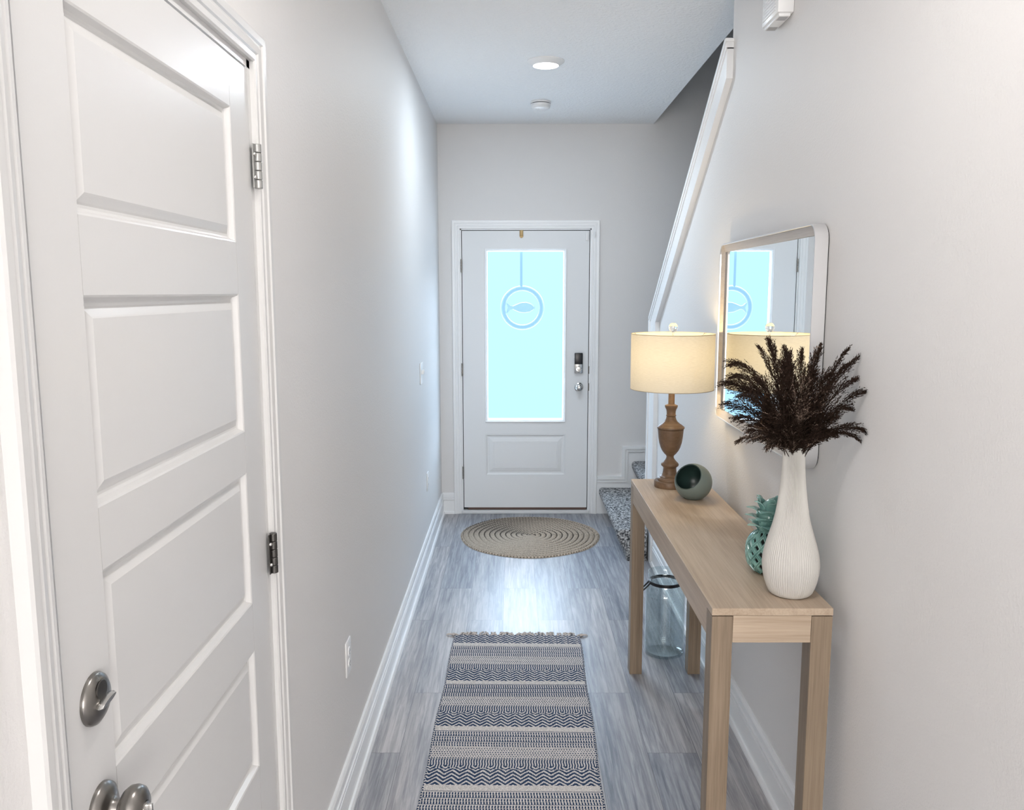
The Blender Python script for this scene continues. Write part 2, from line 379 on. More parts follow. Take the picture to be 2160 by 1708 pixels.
# sloped cap and apron along the knee wall, and the upright board at its end
sl = (KZ0-KZ1)/(KY-YE)
def zc(y): return KZ0+.002-(y-YE)*sl
bm = BM()
A = [(YE-.028, zc(YE)+.002), (YE+.02, zc(YE+.02)+.02)]
capz = lambda y, o: zc(y)+o
prism(bm, [(YE-.02, capz(YE-.02, .0)), (KY+.03, capz(KY+.03, 0)), (KY+.03, capz(KY+.03, .024)), (YE-.0, capz(YE-.0, .024)), (YE-.02, capz(YE, .024))], lambda a, b, d: (d, a, b), XR-.033, XC+.03)
struct(obj('trim_6', bm, M_trim))
bm = BM()                                  # small bead under the cap
prism(bm, [(YE-.015, capz(YE-.015, -.024)), (KY+.024, capz(KY+.024, -.024)), (KY+.024, capz(KY+.024, 0)), (YE-.015, capz(YE-.015, 0))], MR, 0, .029)
# apron board parallel to the cap
prism(bm, [(YE-.015, capz(YE-.015, -.134)), (4.915, capz(4.915, -.134)), (KY+.004, capz(KY+.004, -.134)), (KY+.004, capz(KY+.004, -.02)), (YE-.015, capz(YE-.015, -.02))], MR, 0, .025)
prism(bm, [(4.875, 0), (KY+.02, 0), (KY+.02, capz(KY+.02, -.02)), (4.875, capz(4.875, -.10))], MR, -.0, .0245)
struct(obj('trim_7', bm, M_trim))
struct(obj('trim_8', box(BM(), XR-.033, XC+.03, KY+.0, KY+.03, 0, capz(KY+.03, .003)), M_trim))
# door sill
struct(obj('trim_9', box(BM(), FA0-.014-.001, FA1+.014+.001, D-.02, D+.12, 0, .026, .003), M_sill))

# ------------------------------------------------------------------ near left door
d2 = sempty('door_2', (XL, DY0, 0))
PY0, PY1 = 1.045, 1.635
rows = [(.29, .553), (.650, .907), (1.008, 1.283), (1.366, 1.639), (1.738, 1.992)]
holes = [(PY0, PY1, a, b) for a, b in rows]
bm = BM(); slab(bm, ML, DY0, DY1, .012, DZ, .001, .035, holes)
PAN = [(0, .001), (.003, -.0005), (.007, -.0095), (.0105, -.0115), (.0145, -.0115), (.0175, -.0095), (.0275, -.0050), (.0300, -.0040)]
for h in holes: ring(bm, ML, *h, PAN, fill=True)
rel(obj('door_slab', bm, M_doorp, d2), d2)
# thin joint lines where rails meet the stiles
bm = BM()
rl = [.012]+[v for r in rows for v in r]+[DZ]
for k in range(0, len(rl), 2):
    for y in (PY0, PY1): box(bm, XL+.0008, XL+.0012, y-.0004, y+.0004, rl[k], rl[k+1])
rel(obj('rail_joint', bm, mat('joint_line', (.5, .49, .48), .5), d2), d2)
def hinge(par, M, a, b0, b1, out, r=.0075, leaf=.034, m1=M_dkmetal, dirn=-1):
    h = bpy.data.objects.new('hinge', None); COL.objects.link(h)
    n5 = (b1-b0)/5
    bm = BM()
    for k in range(5):
        z0 = b0+k*n5+.0006; z1 = b0+(k+1)*n5-.0006
        c = Vector(M(a, 0, out)); lathe(bm, [(r*.9, z0), (r, z0+.001), (r, z1-.001), (r*.9, z1)], 20, Matrix.Translation((c.x, c.y, 0)))
    k_ = obj('knuckle', bm, m1, h, smooth=22)
    bm = BM(); prism(bm, [(a+dirn*leaf, b0+.001), (a, b0+.001), (a, b1-.001), (a+dirn*leaf, b1-.001)], M, out-.006, out-.004)
    obj('leaf', bm, m1, h)
    bm = BM()
    for z in (b0+.022, b1-.022):
        c = Vector(M(a+dirn*(leaf-.004), z, out-.003)); bmesh.ops.create_uvsphere(bm, u_segments=12, v_segments=8, radius=.0045, matrix=Matrix.Translation(c))
    obj('screw', bm, M_nickel2, h, smooth=60)
    h.parent = par; h.location = -Vector(par.location)
    return h
h1 = hinge(d2, ML, 1.757, 1.853, 1.943, .013, r=.0082, leaf=.017, m1=mat('lighter_hinge_metal', (.42, .42, .41), .35, .6))  # upper hinge in a lighter grey than the lower one
h2 = hinge(d2, ML, 1.757, 1.032, 1.122, .013, r=.0082, leaf=.017)
def rotX(): return Matrix.Rotation(math.pi/2, 4, 'Y')
# deadbolt
def at(p, R): return Matrix.Translation(p) @ R
db = bpy.data.objects.new('deadbolt', None); COL.objects.link(db)
bm = BM(); lathe(bm, [(.001, -.001), (.0335, -.001), (.0340, .003), (.0325, .007), (.026, .0115), (.016, .0135), (.001, .014)], 56, at((XL, 1.0, 1.128), rotX() @ Matrix.Scale(1.0, 4)))
obj('rosette', bm, M_nickel, db, smooth=50)
bm = BM(); lathe(bm, [(.001, 0), (.0125, 0), (.0125, .002), (.001, .0022)], 32, at((XL+.0125, .998, 1.141), rotX()))
obj('emblem', bm, M_dkmetal, db, smooth=40)
bm = BM()                                   # thumb turn: a flared tapering blade
for k, (s, hw, ht) in enumerate(((0, .009, .005), (.003, .019, .005), (.008, .0215, .0045), (.012, .018, .003))):
    c = Vector((XL+.010+s, 1.0, 1.126)); ax = Vector((0, .99, .12)); up_ = Vector((0, -.12, .99))
    vs = [bm.verts.new(c+ax*(hw*math.cos(q))+up_*(ht*math.sin(q))) for q in [2*math.pi*i/14 for i in range(14)]]
    if k:
        for i in range(14): bm.faces.new((pv[i], pv[(i+1) % 14], vs[(i+1) % 14], vs[i]))
    else: bm.faces.new(vs[::-1])
    pv = vs
bm.faces.new(pv)
obj('thumb_turn', bm, M_nickel2, db, smooth=50)
db.parent = d2; db.location = -Vector(d2.location)
kb = bpy.data.objects.new('door_knob', None); COL.objects.link(kb)
bm = BM(); lathe(bm, [(.001, -.001), (.034, -.001), (.0345, .003), (.033, .008), (.024, .0135), (.016, .016), (.0125, .020), (.0122, .034), (.001, .034)], 56, at((XL, 1.0, .977), rotX()))
obj('rosette', bm, M_nickel, kb, smooth=50)
bm = BM(); lathe(bm, [(.0125, .026), (.0165, .029), (.0235, .032), (.0285, .038), (.0295, .045), (.0275, .052), (.021, .057), (.010, .059), (.009, .057), (.001, .057)], 56, at((XL, 1.0, .977), rotX()))
obj('knob', bm, M_nickel, kb, smooth=50)
bm = BM(); lathe(bm, [(.001, .056), (.009, .056), (.009, .060), (.006, .061), (.001, .061)], 24, at((XL, 1.0, .977), rotX())); box(bm, XL+.059, XL+.068, .9975, 1.0025, .9705, .9835, .001)
obj('lock_button', bm, M_nickel2, kb, smooth=40)
kb.parent = d2; kb.location = -Vector(d2.location)

# ------------------------------------------------------------------ front door
d1 = sempty('door_1', (FA0, D, FB0))
GA0, GA1, GB0, GB1 = -.190, .3585, .711, 1.930      # glass opening
OA0, OA1 = -.212, .382
holes = [(OA0, OA1, .287, .600), (OA0, OA1, GB0-.022, GB1+.022)]
bm = BM(); slab(bm, MF, FA0, FA1, FB0, FB1, -.002, .045, holes, through=[(GA0, GA1, GB0, GB1)])
ring(bm, MF, OA0, OA1, .287, .600, [(0, -.002), (.002, -.0035), (.006, -.002), (.010, -.006), (.018, -.013), (.028, -.013), (.034, -.010), (.058, -.004), (.062, -.004), (.064, -.0055), (.066, -.004)], fill=True)
ring(bm, MF, OA0, OA1, GB0-.022, GB1+.022, [(0, -.002), (.001, -.012), (.02195, -.015), (.022, -.047)])
rel(obj('door_slab', bm, M_fdoor, d1), d1)
bm = BM(); ring(bm, MF, OA0, OA1, GB0-.022, GB1+.022, [(.0, -.003), (.0005, .006), (.004, .0095), (.008, .0085), (.010, .005), (.013, .005), (.016, .003), (.021, -.004), (.0225, -.012), (.015, -.014)], closed_prof=True)
rel(obj('glazing_frame', bm, M_trim, d1, smooth=25), d1)
bm = BM(); prism(bm, [(GA0, GB0), (GA1, GB0), (GA1, GB1), (GA0, GB1)], MF, -.0215, -.0222)
bm.free(); bm = BM(); bm.faces.new([bm.verts.new(MF(a, b, -.022)) for a, b in ((GA0-.0, GB0), (GA1, GB0), (GA1, GB1), (GA0, GB1))])
rel(obj('glass_pane', bm, M_pane, d1), d1)
rel(obj('gap_seal', box(BM(), FA0-.016, FA1+.016, D+.045, D+.06, .02, FB0+.02), M_gap, d1), d1)  # black strip added behind the slab to stop daylight leaking in
rel(obj('door_sweep', box(BM(), FA0+.03, FA1-.004, D+.003, D+.04, .027, FB0, 0), M_sweep, d1), d1)
for b in ((1.78, 1.875), (1.03, 1.125), (.262, .357)):
    hinge(d1, MF, FA0-.0045, *b, .004, r=.0058, leaf=.004, m1=M_nickel)
lk = bpy.data.objects.new('keypad_lock', None); COL.objects.link(lk)
bm = BM(); box(bm, .4415, .5025, D-.022, D+.0, 1.052, 1.200, .005); obj('lock_body', bm, M_nickel2, lk, smooth=40)
bm = BM(); box(bm, .4425, .5015, D-.028, D-.004, 1.118, 1.201, .006, 3); obj('lock_cover', bm, M_black, lk, smooth=40)
RY = Matrix.Rotation(math.pi/2, 4, 'X')
bm = BM(); lathe(bm, [(.001, 0), (.020, 0), (.020, .003), (.017, .006), (.001, .007)], 32, at((.472, D-.022, 1.082), RY)); box(bm, .462, .500, D-.044, D-.028, 1.079, 1.089, .003)
obj('thumb_turn', bm, M_nickel2, lk, smooth=40)
lk.parent = d1; lk.location = -Vector(d1.location)
kb = bpy.data.objects.new('door_knob', None); COL.objects.link(kb)
bm = BM(); lathe(bm, [(.001, 0), (.033, 0), (.033, .004), (.026, .009), (.013, .012), (.011, .030), (.018, .034), (.0255, .042), (.027, .050), (.023, .058), (.012, .063), (.001, .064)], 40, at((.476, D+.001, .950), RY))
obj('knob', bm, M_nickel2, kb, smooth=50)
kb.parent = d1; kb.location = -Vector(d1.location)
for z in (1.075, .95):
    rel(obj('strike_plate', box(BM(), FA1+.001, FA1+.0085, D-.003, D+.02, z-.028, z+.028), M_dkmetal, d1), d1)
# dark weatherstrip behind the gap round the slab
bm = BM(); ring(bm, MF, FA0-.0052, FA1+.0052, FB0-.004, FB1+.0052, [(0, -.010), (.0, -.030), (.0055, -.030), (.0055, -.010)], closed_prof=True)
rel(obj('gap_seal', bm, M_gap, d1), d1)
bm = BM(); prism(bm, [(FA0-.016, FB1+.0005), (FA1+.016, FB1+.0005), (FA1+.016, FB1+.005), (FA0-.016, FB1+.005)], MF, -.06, -.008)
rel(obj('gap_seal', bm, M_gap, d1), d1)
# alarm contact beside the top corner
s = thing('contact_sensor', 'small white alarm contact on the top right corner of the front door', 'sensor', (.525, D, 2.035))
obj('sensor_body', box(BM(), -.011, .011, -.014, 0, -.030, .032, .003), M_plastic, s, smooth=40)
s2 = thing('contact_magnet', 'slim white alarm magnet on the casing beside the front door top corner', 'sensor', (.579, D-.0125, 2.045))
obj('magnet_body', box(BM(), -.006, .006, -.012, 0.002, -.022, .022, .003), M_plastic, s2, smooth=40)
# hook over the slab, strap and fish ring hanging outside
hk = thing('over_door_hook', 'small brass hook over the middle of the front door top edge', 'hook', (.055, D, FB1))
bm = BM(); box(bm, -.0135, .0135, -.002, .0015, -.038, .004, .001); lathe(bm, [(.001, 0), (.0135, 0), (.0135, .003), (.001, .003)], 24, at((0, .0015, -.038), RY))
box(bm, -.0135, .0135, -.001, .053, .0005, .0025); box(bm, -.0135, .0135, .047, .052, -.06, .002)
obj('bracket', bm, M_brass, hk, smooth=40)
fo = thing('hanging_fish_ring', 'round blue ring with a pale fish hanging outside the frosted door glass', 'ornament', (.063, D+.105, 1.525))
bm = BM(); tube(bm, [(.143*math.cos(q), 0, .143*math.sin(q)) for q in [2*math.pi*k/64 for k in range(64)]], .019, 12, True); obj('ring', bm, M_ringb, fo, smooth=60)
outl = [(-.118, .035), (-.098, .018), (-.075, .012), (-.045, .026), (-.01, .039), (.03, .042), (.065, .032), (.09, .012), (.096, 0), (.088, -.012), (.06, -.030), (.02, -.038), (-.02, -.034), (-.05, -.022), (-.075, -.010), (-.098, -.016), (-.118, -.038), (-.106, 0)]
bm = BM(); vs = [[bm.verts.new((x*s_, y, z*s_)) for x, z in outl] for s_, y in ((.90, -.012), (1, -.004), (1, .004), (.90, .012))]
for a_, b2 in zip(vs, vs[1:]):
    for k in range(len(outl)): bm.faces.new((a_[k], a_[(k+1) % len(outl)], b2[(k+1) % len(outl)], b2[k]))
bm.faces.new(vs[0]); bm.faces.new(vs[-1]); obj('fish', bm, M_fish, fo)
bm = BM(); box(bm, -.017, -.001, -.0525, -.0515, .42, .545); 
bm.free(); bm = BM(); box(bm, -.017, .001, -.0455, -.044, .155, .49); box(bm, -.012, -.004, -.046, .004, .150, .156)
obj('strap', bm, M_strap, fo)

# ------------------------------------------------------------------ wall plates, smoke alarm, chime, downlights
def outlet(y, z, label):
    t = thing('electrical_outlet', label, 'outlet', (XL, y, z), group='outlets on the left wall')
    obj('cover_plate', box(BM(), 0, .006, -.036, .036, -.058, .058, .003), M_plastic, t, smooth=40)
    for s_ in (.0195, -.0195):
        bm = BM(); prism(bm, [(.0165*math.cos(q), s_+.0145*math.sin(q)) for q in [2*math.pi*k/20 for k in range(20)]], lambda a, b, d: (d, a, b), .005, .0085)
        r = obj('receptacle', bm, M_plastic, t)
        bm = BM(); box(bm, .0084, .0088, -.008, -.006, s_-.003, s_+.005); box(bm, .0084, .0088, .006, .008, s_-.003, s_+.005); box(bm, .0084, .0088, -.002, .002, s_-.010, s_-.006)
        obj('slot', bm, M_slot, r)
    return t
outlet(2.548, .475, 'white wall outlet low on the left wall, the nearer one above the baseboard')
outlet(5.055, .475, 'white wall outlet low on the left wall, the far one near the front door')
t = thing('light_switch', 'white light switch on the left wall near the front door', 'switch', (XL, 4.80, 1.175))
obj('cover_plate', box(BM(), 0, .006, -.058, .058, -.062, .062, .003), M_plastic, t, smooth=40)
for y in (-.023, .023): obj('toggle', box(BM(), .005, .019, y-.005, y+.005, -.004, .018, .002), M_plastic, t, smooth=40)
t = thing('smoke_alarm', 'round white smoke alarm on the hall ceiling behind the downlight', 'smoke alarm', (.168, 5.37, H))
bm = BM(); lathe(bm, [(.062, 0), (.064, -.004), (.063, -.010), (.001, -.010)], 48); obj('mounting_base', bm, M_plastic, t, smooth=40)
bm = BM(); lathe(bm, [(.054, -.010), (.054, -.014), (.001, -.014)], 48); obj('vent_gap', bm, M_slot, t, smooth=40)
bm = BM(); lathe(bm, [(.061, -.014), (.062, -.018), (.058, -.036), (.048, -.044), (.001, -.046)], 48); obj('alarm_body', bm, M_plastic, t, smooth=40)
bm = BM(); lathe(bm, [(.012, -.045), (.012, -.049), (.001, -.050)], 20, Matrix.Translation((-.02, -.01, 0))); obj('test_button', bm, M_plastic, t, smooth=40)
def downlight(x, y, label, w=CAN_W, col=(1, .96, .90)):
    t = thing('ceiling_downlight', label, 'ceiling light', (x, y, H), group='ceiling downlights')
    bm = BM(); lathe(bm, [(.096, 0), (.096, -.003), (.088, -.009), (.070, -.021), (.066, -.024), (.064, -.020), (.001, -.018)], 56); obj('light_trim', bm, M_plastic, t, smooth=50)
    bm = BM(); lathe(bm, [(.064, -.0185), (.062, -.024), (.050, -.0275), (.001, -.0285)], 56); obj('diffuser', bm, M_can, t, smooth=60)
    L = bpy.data.lights.new('led_glow', 'AREA'); L.energy = w; L.color = col; L.shape = 'DISK'; L.size = .12
    lo = bpy.data.objects.new('led_glow', L); COL.objects.link(lo); lo.parent = t; lo.location = (0, 0, -.032)
    return t
downlight(.165, 4.45, 'round lit white downlight on the hall ceiling nearer the camera than the smoke alarm', CAN_W, (.78, .90, 1.0))
downlight(.165, 1.25, 'round lit downlight in the hall ceiling above the paneled door', CAN_W*.6, (1, .955, .91))
t = thing('door_chime', 'white louvered door chime box high on the right wall near the ceiling', 'door chime', (XR, 2.74, 2.60))
bm = BM(); box(bm, -.050, 0, -.082, .082, -.118, .115, .004)
obj('chime_cover', bm, M_plastic, t, smooth=40)
bm = BM()
for k in range(7): box(bm, -.0525, -.049, -.060, .070, -.105+k*.010, -.101+k*.010, .001)
obj('louver', bm, M_plastic, t)
bm = BM(); box(bm, -.044, -.008, -.074, .074, -.127, -.117, .002); obj('lower_lip', bm, M_plastic, t, smooth=40)
bm = BM()
bm.free()
for y0 in (-.066, .034):
    bm = BM()
    for k in range(9): box(bm, -.040, -.012, y0+k*.004, y0+.002+k*.004, -.1275, -.1265)
    obj('vent_grille', bm, M_vent, t)

# ------------------------------------------------------------------ stairs
st = thing('carpeted_staircase', 'grey speckled carpeted stairs rising to the right of the front door', 'stairs', (0, 0, 0))
def carpet_step(x0, x1, y0, y1, z0, z1, nose, taper):
    bm = BM()
    pr = [(x0+taper+.012, z0), (x0+taper+.004, z0+.3*(z1-z0)), (x0+taper*.4+.004, z1-.09), (x0+.002, z1-.045), (x0, z1-.022), (x0+.006, z1-.007), (x0+.02, z1), (x1, z1), (x1, z0)]
    ys = [y0+.012, y0+.003, y0] if False else [y0, y0+.004, y0+.014, y1]
    sc = [.014, .004, 0, 0]
    rows_ = []
    for y, s_ in zip(ys, sc):
        rows_.append([bm.verts.new((x+(s_ if i < 6 else 0), y, z-(s_ if 4 < i < 8 else 0))) for i, (x, z) in enumerate(pr)])
    for A_, B_ in zip(rows_, rows_[1:]):
        for k in range(len(pr)): bm.faces.new((A_[k], A_[(k+1) % len(pr)], B_[(k+1) % len(pr)], B_[k]))
    bm.faces.new(rows_[0][::-1]); bm.faces.new(rows_[-1])
    bmesh.ops.subdivide_edges(bm, edges=bm.edges, cuts=1, use_grid_fill=True)
    return obj('step', bm, M_carpet, st, smooth=60)
carpet_step(.632, XR-.036, 4.935, KY+.031, 0, .200, .03, .052)
carpet_step(.632, STX, KY+.032, D-.023, 0, .200, .03, .052)
carpet_step(.872, STX, KY+.034, D-.024, .200, .400, .03, .045)
carpet_step(1.12, STX, 4.6, D-.025, .400, .60, .03, .045)
for k in range(6):
    y1 = 4.6-.25*k; z1 = .8+.2*k
    bm = BM(); box(bm, XC+.001, STX-.001, max(y1-.27, 2.21), y1, z1-.2, z1, .02, 3); obj('step', bm, M_carpet, st, smooth=60)

# ------------------------------------------------------------------ woven runner
def grid_mesh(name, X, Y, Z, cols, material, parent, smooth=False):
    r, c = X.shape
    co = np.stack([X, Y, Z], -1).reshape(-1, 3).astype(np.float32)
    i = np.arange((r-1)*c).reshape(r-1, c)[:, :-1]
    q = np.stack([i, i+1, i+c+1, i+c], -1).reshape(-1, 4).astype(np.int32)
    me = bpy.data.meshes.new(name); me.vertices.add(len(co)); me.vertices.foreach_set('co', co.ravel())
    me.loops.add(q.size); me.loops.foreach_set('vertex_index', q.ravel()); me.polygons.add(len(q))
    me.polygons.foreach_set('loop_start', np.arange(0, q.size, 4, dtype=np.int32)); me.update(calc_edges=True)
    at_ = me.color_attributes.new('yarn', 'FLOAT_COLOR', 'CORNER')
    at_.data.foreach_set('color', np.repeat(cols.reshape(-1, 4), 4, axis=0).astype(np.float32).ravel())
    me.materials.append(material)
    if smooth: me.shade_smooth()
    return link(bpy.data.objects.new(name, me), parent)
def yarn_mat(name, rough=.95):
    m = mat(name, (.5, .5, .5), rough, spec=.1); n = N(m); a = n.n('ShaderNodeVertexColor'); a.layer_name = 'yarn'
    n.l(a.outputs['Color'], n.b.inputs['Base Color']); n.bump(n.noise(n.coords(), 900, 2), .4, .0008); return m
M_yarn = yarn_mat('woven_yarn'); M_jute = yarn_mat('braided_jute')
RA = math.radians(-1.05)
rug = thing('woven_runner', 'navy and cream woven runner with zigzag stripes and fringe on the plank floor', 'rug', (.0155, 3.808, 0), RA)
cell = .605/252; nc, nr = 252, 780
band = []
for typ, k in (('z', 40), ('c', 14), ('t', 44), ('d', 34), ('m', 25)): band += [(typ, j) for j in range(k)]
navy = np.array([.030, .052, .105]); cream = np.array([.60, .57, .555])
U = np.arange(nc); C4 = np.ones((nr, nc, 4)); Hh = np.zeros((nr, nc))
tri = np.abs(((U/22+.25) % 1)-.5)*2
for j in range(nr):
    typ, k = band[j % 157]
    if typ == 'z': dk = ((k+tri*11+1.5) % 9) < 4.6
    elif typ == 'c': dk = np.zeros(nc, bool)
    elif typ == 't':
        kk = k % 15; dk = ((U % 4) < 2) & (kk > 2) & (kk != 8)
        if kk == 0: dk = np.ones(nc, bool)
    elif typ == 'd':
        kk = k % 5; dk = (((U+2*((k//5) % 2)) % 4) < 1.5) & (kk < 2) & (k > 3)
        if k == 1 or k == 33: dk = (U % 2) < 1
    else:
        dk = ((U % 4) < 2) & ((k % 3) < 2.5)
        dk = np.where(k > 15+tri*9, ((k+tri*11+1.5) % 9) < 4.6, dk)
    dk = dk.copy()
    e_ = ((j//3) % 2 == 0); dk[:3] = e_; dk[-3:] = e_
    jit = 1+.16*rng.standard_normal(nc)
    C4[j, :, :3] = np.where(dk[:, None], navy, cream)*np.clip(jit, .6, 1.4)[:, None]
    Hh[j] = dk*.0006+.0005*((j % 3) == 1)
ji = np.arange(nr+1)[:, None]; ii = np.arange(nc+1)[None, :]
X = (ii-nc/2)*cell+0*ji+.0025*np.sin(ji*.023)*(ii-nc/2)/126+.001*np.sin(ji*.4)
Y = -ji*cell+0*ii
Z = np.zeros((nr+1, nc+1)); Z[:-1, :-1] = Hh; Z = Z+.0065+.0012*np.sin(ji*.021+ii*.01)+.0008*rng.random((nr+1, nc+1))*.5
Z[:, 0] = .0008; Z[:, -1] = .0008; Z[0] = .001; Z[-1] = .001
grid_mesh('woven_field', X, Y, Z, C4, M_yarn, rug)
bm = BM(); r_ = random.Random(3)
for k in range(46):
    x = -.300+k*.6/45+r_.uniform(-.003, .003); a_ = r_.uniform(-.7, .7)
    if k < 2: a_ = -1.25+.3*k
    if k > 43: a_ = 1.25-.3*(45-k)
    L_ = r_.uniform(.034, .050); pts = []
    for s_ in range(5):
        u_ = s_/4; pts.append((x+math.sin(a_)*L_*u_+.003*math.sin(5*u_+k), -.002+math.cos(a_)*L_*u_, .006+.004*math.sin(math.pi*u_)-.003*u_))
    tube(bm, pts, [.0045, .0048, .0042, .0046, .002], 6)
obj('fringe', bm, mat('fringe_cotton', (.55, .50, .47), .95, spec=.1), rug, smooth=60)

# round braided mat ---------------------------------------------------
jr = thing('round_jute_mat', 'round braided jute mat on the floor in front of the front door', 'rug', (.108, 5.462, 0))
NR, NA, R0 = 13, 1000, .472
nrr = NR*14
rr = np.linspace(.004, 1, nrr+1)[:, None]*R0; aa = np.linspace(0, 2*math.pi, NA+1)[None, :]
wob = 1+.010*np.sin(3*aa+.6)+.006*np.sin(7*aa)+.003*np.sin(90*aa)
spir = rr/R0*NR+aa/(2*math.pi)
fr_ = np.abs((spir % 1)-.5)*2
stitch = np.sin(aa*rr/.0034+np.floor(spir)*1.7+5.0*np.abs((spir % 1)-.5))
side = np.where(rr > R0*.985, 1, 0)
Zj = (.0035+.0065*np.sqrt(np.clip(1-fr_**2, 0, 1))+0.0026*stitch)*(1-.9*side)
Xj = rr*np.cos(aa)*wob; Yj = rr*np.sin(aa)*wob*1.0
f2 = fr_[:-1, :-1]; s2_ = stitch[:-1, :-1]
base = np.array([.46, .375, .295]); darkc = np.array([.07, .055, .045])
k_ = np.clip((f2-.72)/.12, 0, 1)*np.clip(.75+.6*np.sin(aa[:, :-1]*2+rr[:-1]*9), .25, 1)
k_ = np.clip(k_+np.clip(-s2_-.30, 0, 1)*1.5, 0, 1)  # stitch troughs darkened in the colour, as shade
cj = base*(1-k_[..., None])+darkc*k_[..., None]
cj = cj*(1+.16*rng.standard_normal(cj.shape[:2]))[..., None]
C4 = np.ones(cj.shape[:2]+(4,)); C4[..., :3] = np.clip(cj, .02, 1)
grid_mesh('braided_coil', Xj, Yj, Zj, C4, M_jute, jr, True)

# ------------------------------------------------------------------ console table
TX0, TX1, TY0, TY1, TZ = .500, .806, 2.007, 3.470, .851
tb = thing('console_table', 'narrow light wood console table against the right wall', 'table', (TX0, TY0, 0))
def tp(name, m, *a, bev=.0012): return rel(obj(name, box(BM(), *a, bev), m, tb), tb)
tp('tabletop', M_oakY, TX0, TX1, TY0, TY1, TZ-.019, TZ)
LW, LD = .054, .060
for x0 in (TX0, TX1-LW):
    for y0 in (TY0, TY1-LD): tp('leg', M_oakZ, x0+.0005, x0+LW-.0005, y0+.0005, y0+LD, 0, TZ-.0212)
tp('apron', M_oakX, TX0+LW, TX1-LW, TY0+.001, TY0+.022, TZ-.091, TZ-.0195)
tp('apron', M_oakX, TX0+LW, TX1-LW, TY1-.022, TY1-.001, TZ-.091, TZ-.0195)
tp('apron', M_oakY, TX0+.001, TX0+.022, TY0+LD, TY1-LD, TZ-.091, TZ-.0195)
tp('apron', M_oakY, TX1-.022, TX1-.001, TY0+LD, TY1-LD, TZ-.091, TZ-.0195)

# ------------------------------------------------------------------ wall mirror
MY0, MY1, MZ0, MZ1 = 2.278, 3.325, 1.145, 1.826
mr = thing('wall_mirror', 'rectangular wall mirror with rounded pale metal frame above the console table', 'mirror', (XR, (MY0+MY1)/2, (MZ0+MZ1)/2))
def rrect(a0, a1, b0, b1, r, n_=8):
    pts = []
    for cx_, cy_, q0 in ((a1-r, b0+r, -90), (a1-r, b1-r, 0), (a0+r, b1-r, 90), (a0+r, b0+r, 180)):
        for k in range(n_+1):
            q = math.radians(q0+90*k/n_); pts.append((cx_+r*math.cos(q), cy_+r*math.sin(q)))
    return pts
def rring(bm, M, prof, a0, a1, b0, b1, r, closed=True):
    loops = []
    for w_, d in prof:
        loops.append([bm.verts.new(M(a, b, d)) for a, b in rrect(a0+w_, a1-w_, b0+w_, b1-w_, max(r-w_, .002))])
    n_ = len(loops[0])
    for i in range(len(prof) if closed else len(prof)-1):
        A_, B_ = loops[i], loops[(i+1) % len(prof)]
        for k in range(n_): bm.faces.new((A_[k], A_[(k+1) % n_], B_[(k+1) % n_], B_[k]))
bm = BM(); rring(bm, MR, [(0, .003), (0, .0385), (.001, .0395), (.004, .0395), (.005, .0385), (.005, .003)], MY0, MY1, MZ0, MZ1, .045)
rel(obj('metal_frame', bm, M_frame, mr, smooth=40), mr)
bm = BM(); rring(bm, MR, [(.003, 0), (.003, .004)], MY0, MY1, MZ0, MZ1, .045, False); rel(obj('back_edge', bm, M_black, mr), mr)
bm = BM()                                  # liner: rounded outside, square inside, sloping back to the glass
outr = rrect(MY0+.005, MY1-.005, MZ0+.005, MZ1-.005, .040)
inn = [(MY0+.031, MY1-.031, MZ0+.031, MZ1-.031)]
ia0, ia1, ib0, ib1 = inn[0]
cl = lambda a, b: (min(max(a, ia0), ia1), min(max(b, ib0), ib1))
corn = [(ia1, ib0), (ia1, ib1), (ia0, ib1), (ia0, ib0)]
O_ = [bm.verts.new(MR(a, b, .033)) for a, b in outr]; I_ = [bm.verts.new(MR(*corn[k//9], .0245)) for k in range(36)]
J_ = [bm.verts.new(MR(*corn[k//9], .0205)) for k in range(36)]
for k in range(36):
    k2 = (k+1) % 36
    for P_, Q_ in ((O_, I_), (I_, J_)):
        if k//9 == k2//9:
            if P_ is O_: bm.faces.new((P_[k], P_[k2], Q_[k]))
        else: bm.faces.new((P_[k], P_[k2], Q_[k2], Q_[k]))
bmesh.ops.remove_doubles(bm, verts=bm.verts, dist=1e-5)
rel(obj('wood_liner', bm, M_liner, mr), mr)
bm = BM(); prism(bm, [(ia0-.002, ib0-.002), (ia1+.002, ib0-.002), (ia1+.002, ib1+.002), (ia0-.002, ib1+.002)], MR, .016, .020)
rel(obj('mirror_glass', bm, M_mirror, mr), mr)

# ------------------------------------------------------------------ table lamp
lp = thing('table_lamp', 'lit table lamp with white drum shade and turned wooden base on console', 'lamp', (.638, 3.334, TZ))
z0 = TZ
prof = [(.001, 0), (.0615, 0), (.0625, .003), (.0625, .022), (.060, .026), (.049, .027), (.0495, .031), (.046, .037), (.041, .040), (.041, .043), (.034, .047), (.0295, .053), (.0275, .064), (.0262, .078), (.0280, .082), (.0345, .087), (.0360, .093), (.0335, .098), (.027, .104), (.021, .111), (.0160, .118), (.0145, .124), (.0165, .130), (.0247, .138), (.0335, .150), (.0400, .164), (.0455, .182), (.0490, .203), (.0510, .225), (.0522, .238), (.0505, .239), (.0550, .2415), (.0555, .246), (.0535, .249), (.0500, .250), (.047, .254), (.036, .261), (.026, .270), (.0205, .280), (.0185, .289), (.0178, .2905), (.0205, .2925), (.0207, .2955), (.0180, .298), (.0183, .309), (.0200, .318), (.0238, .325), (.0262, .331), (.0255, .336), (.0180, .3385), (.0150, .340), (.0128, .342), (.0125, .402), (.001, .402)]
bm = BM(); lathe(bm, prof, 64); obj('turned_base', bm, M_turned, lp, smooth=50)
SR, SZ0, SZ1 = .166, .403, .624
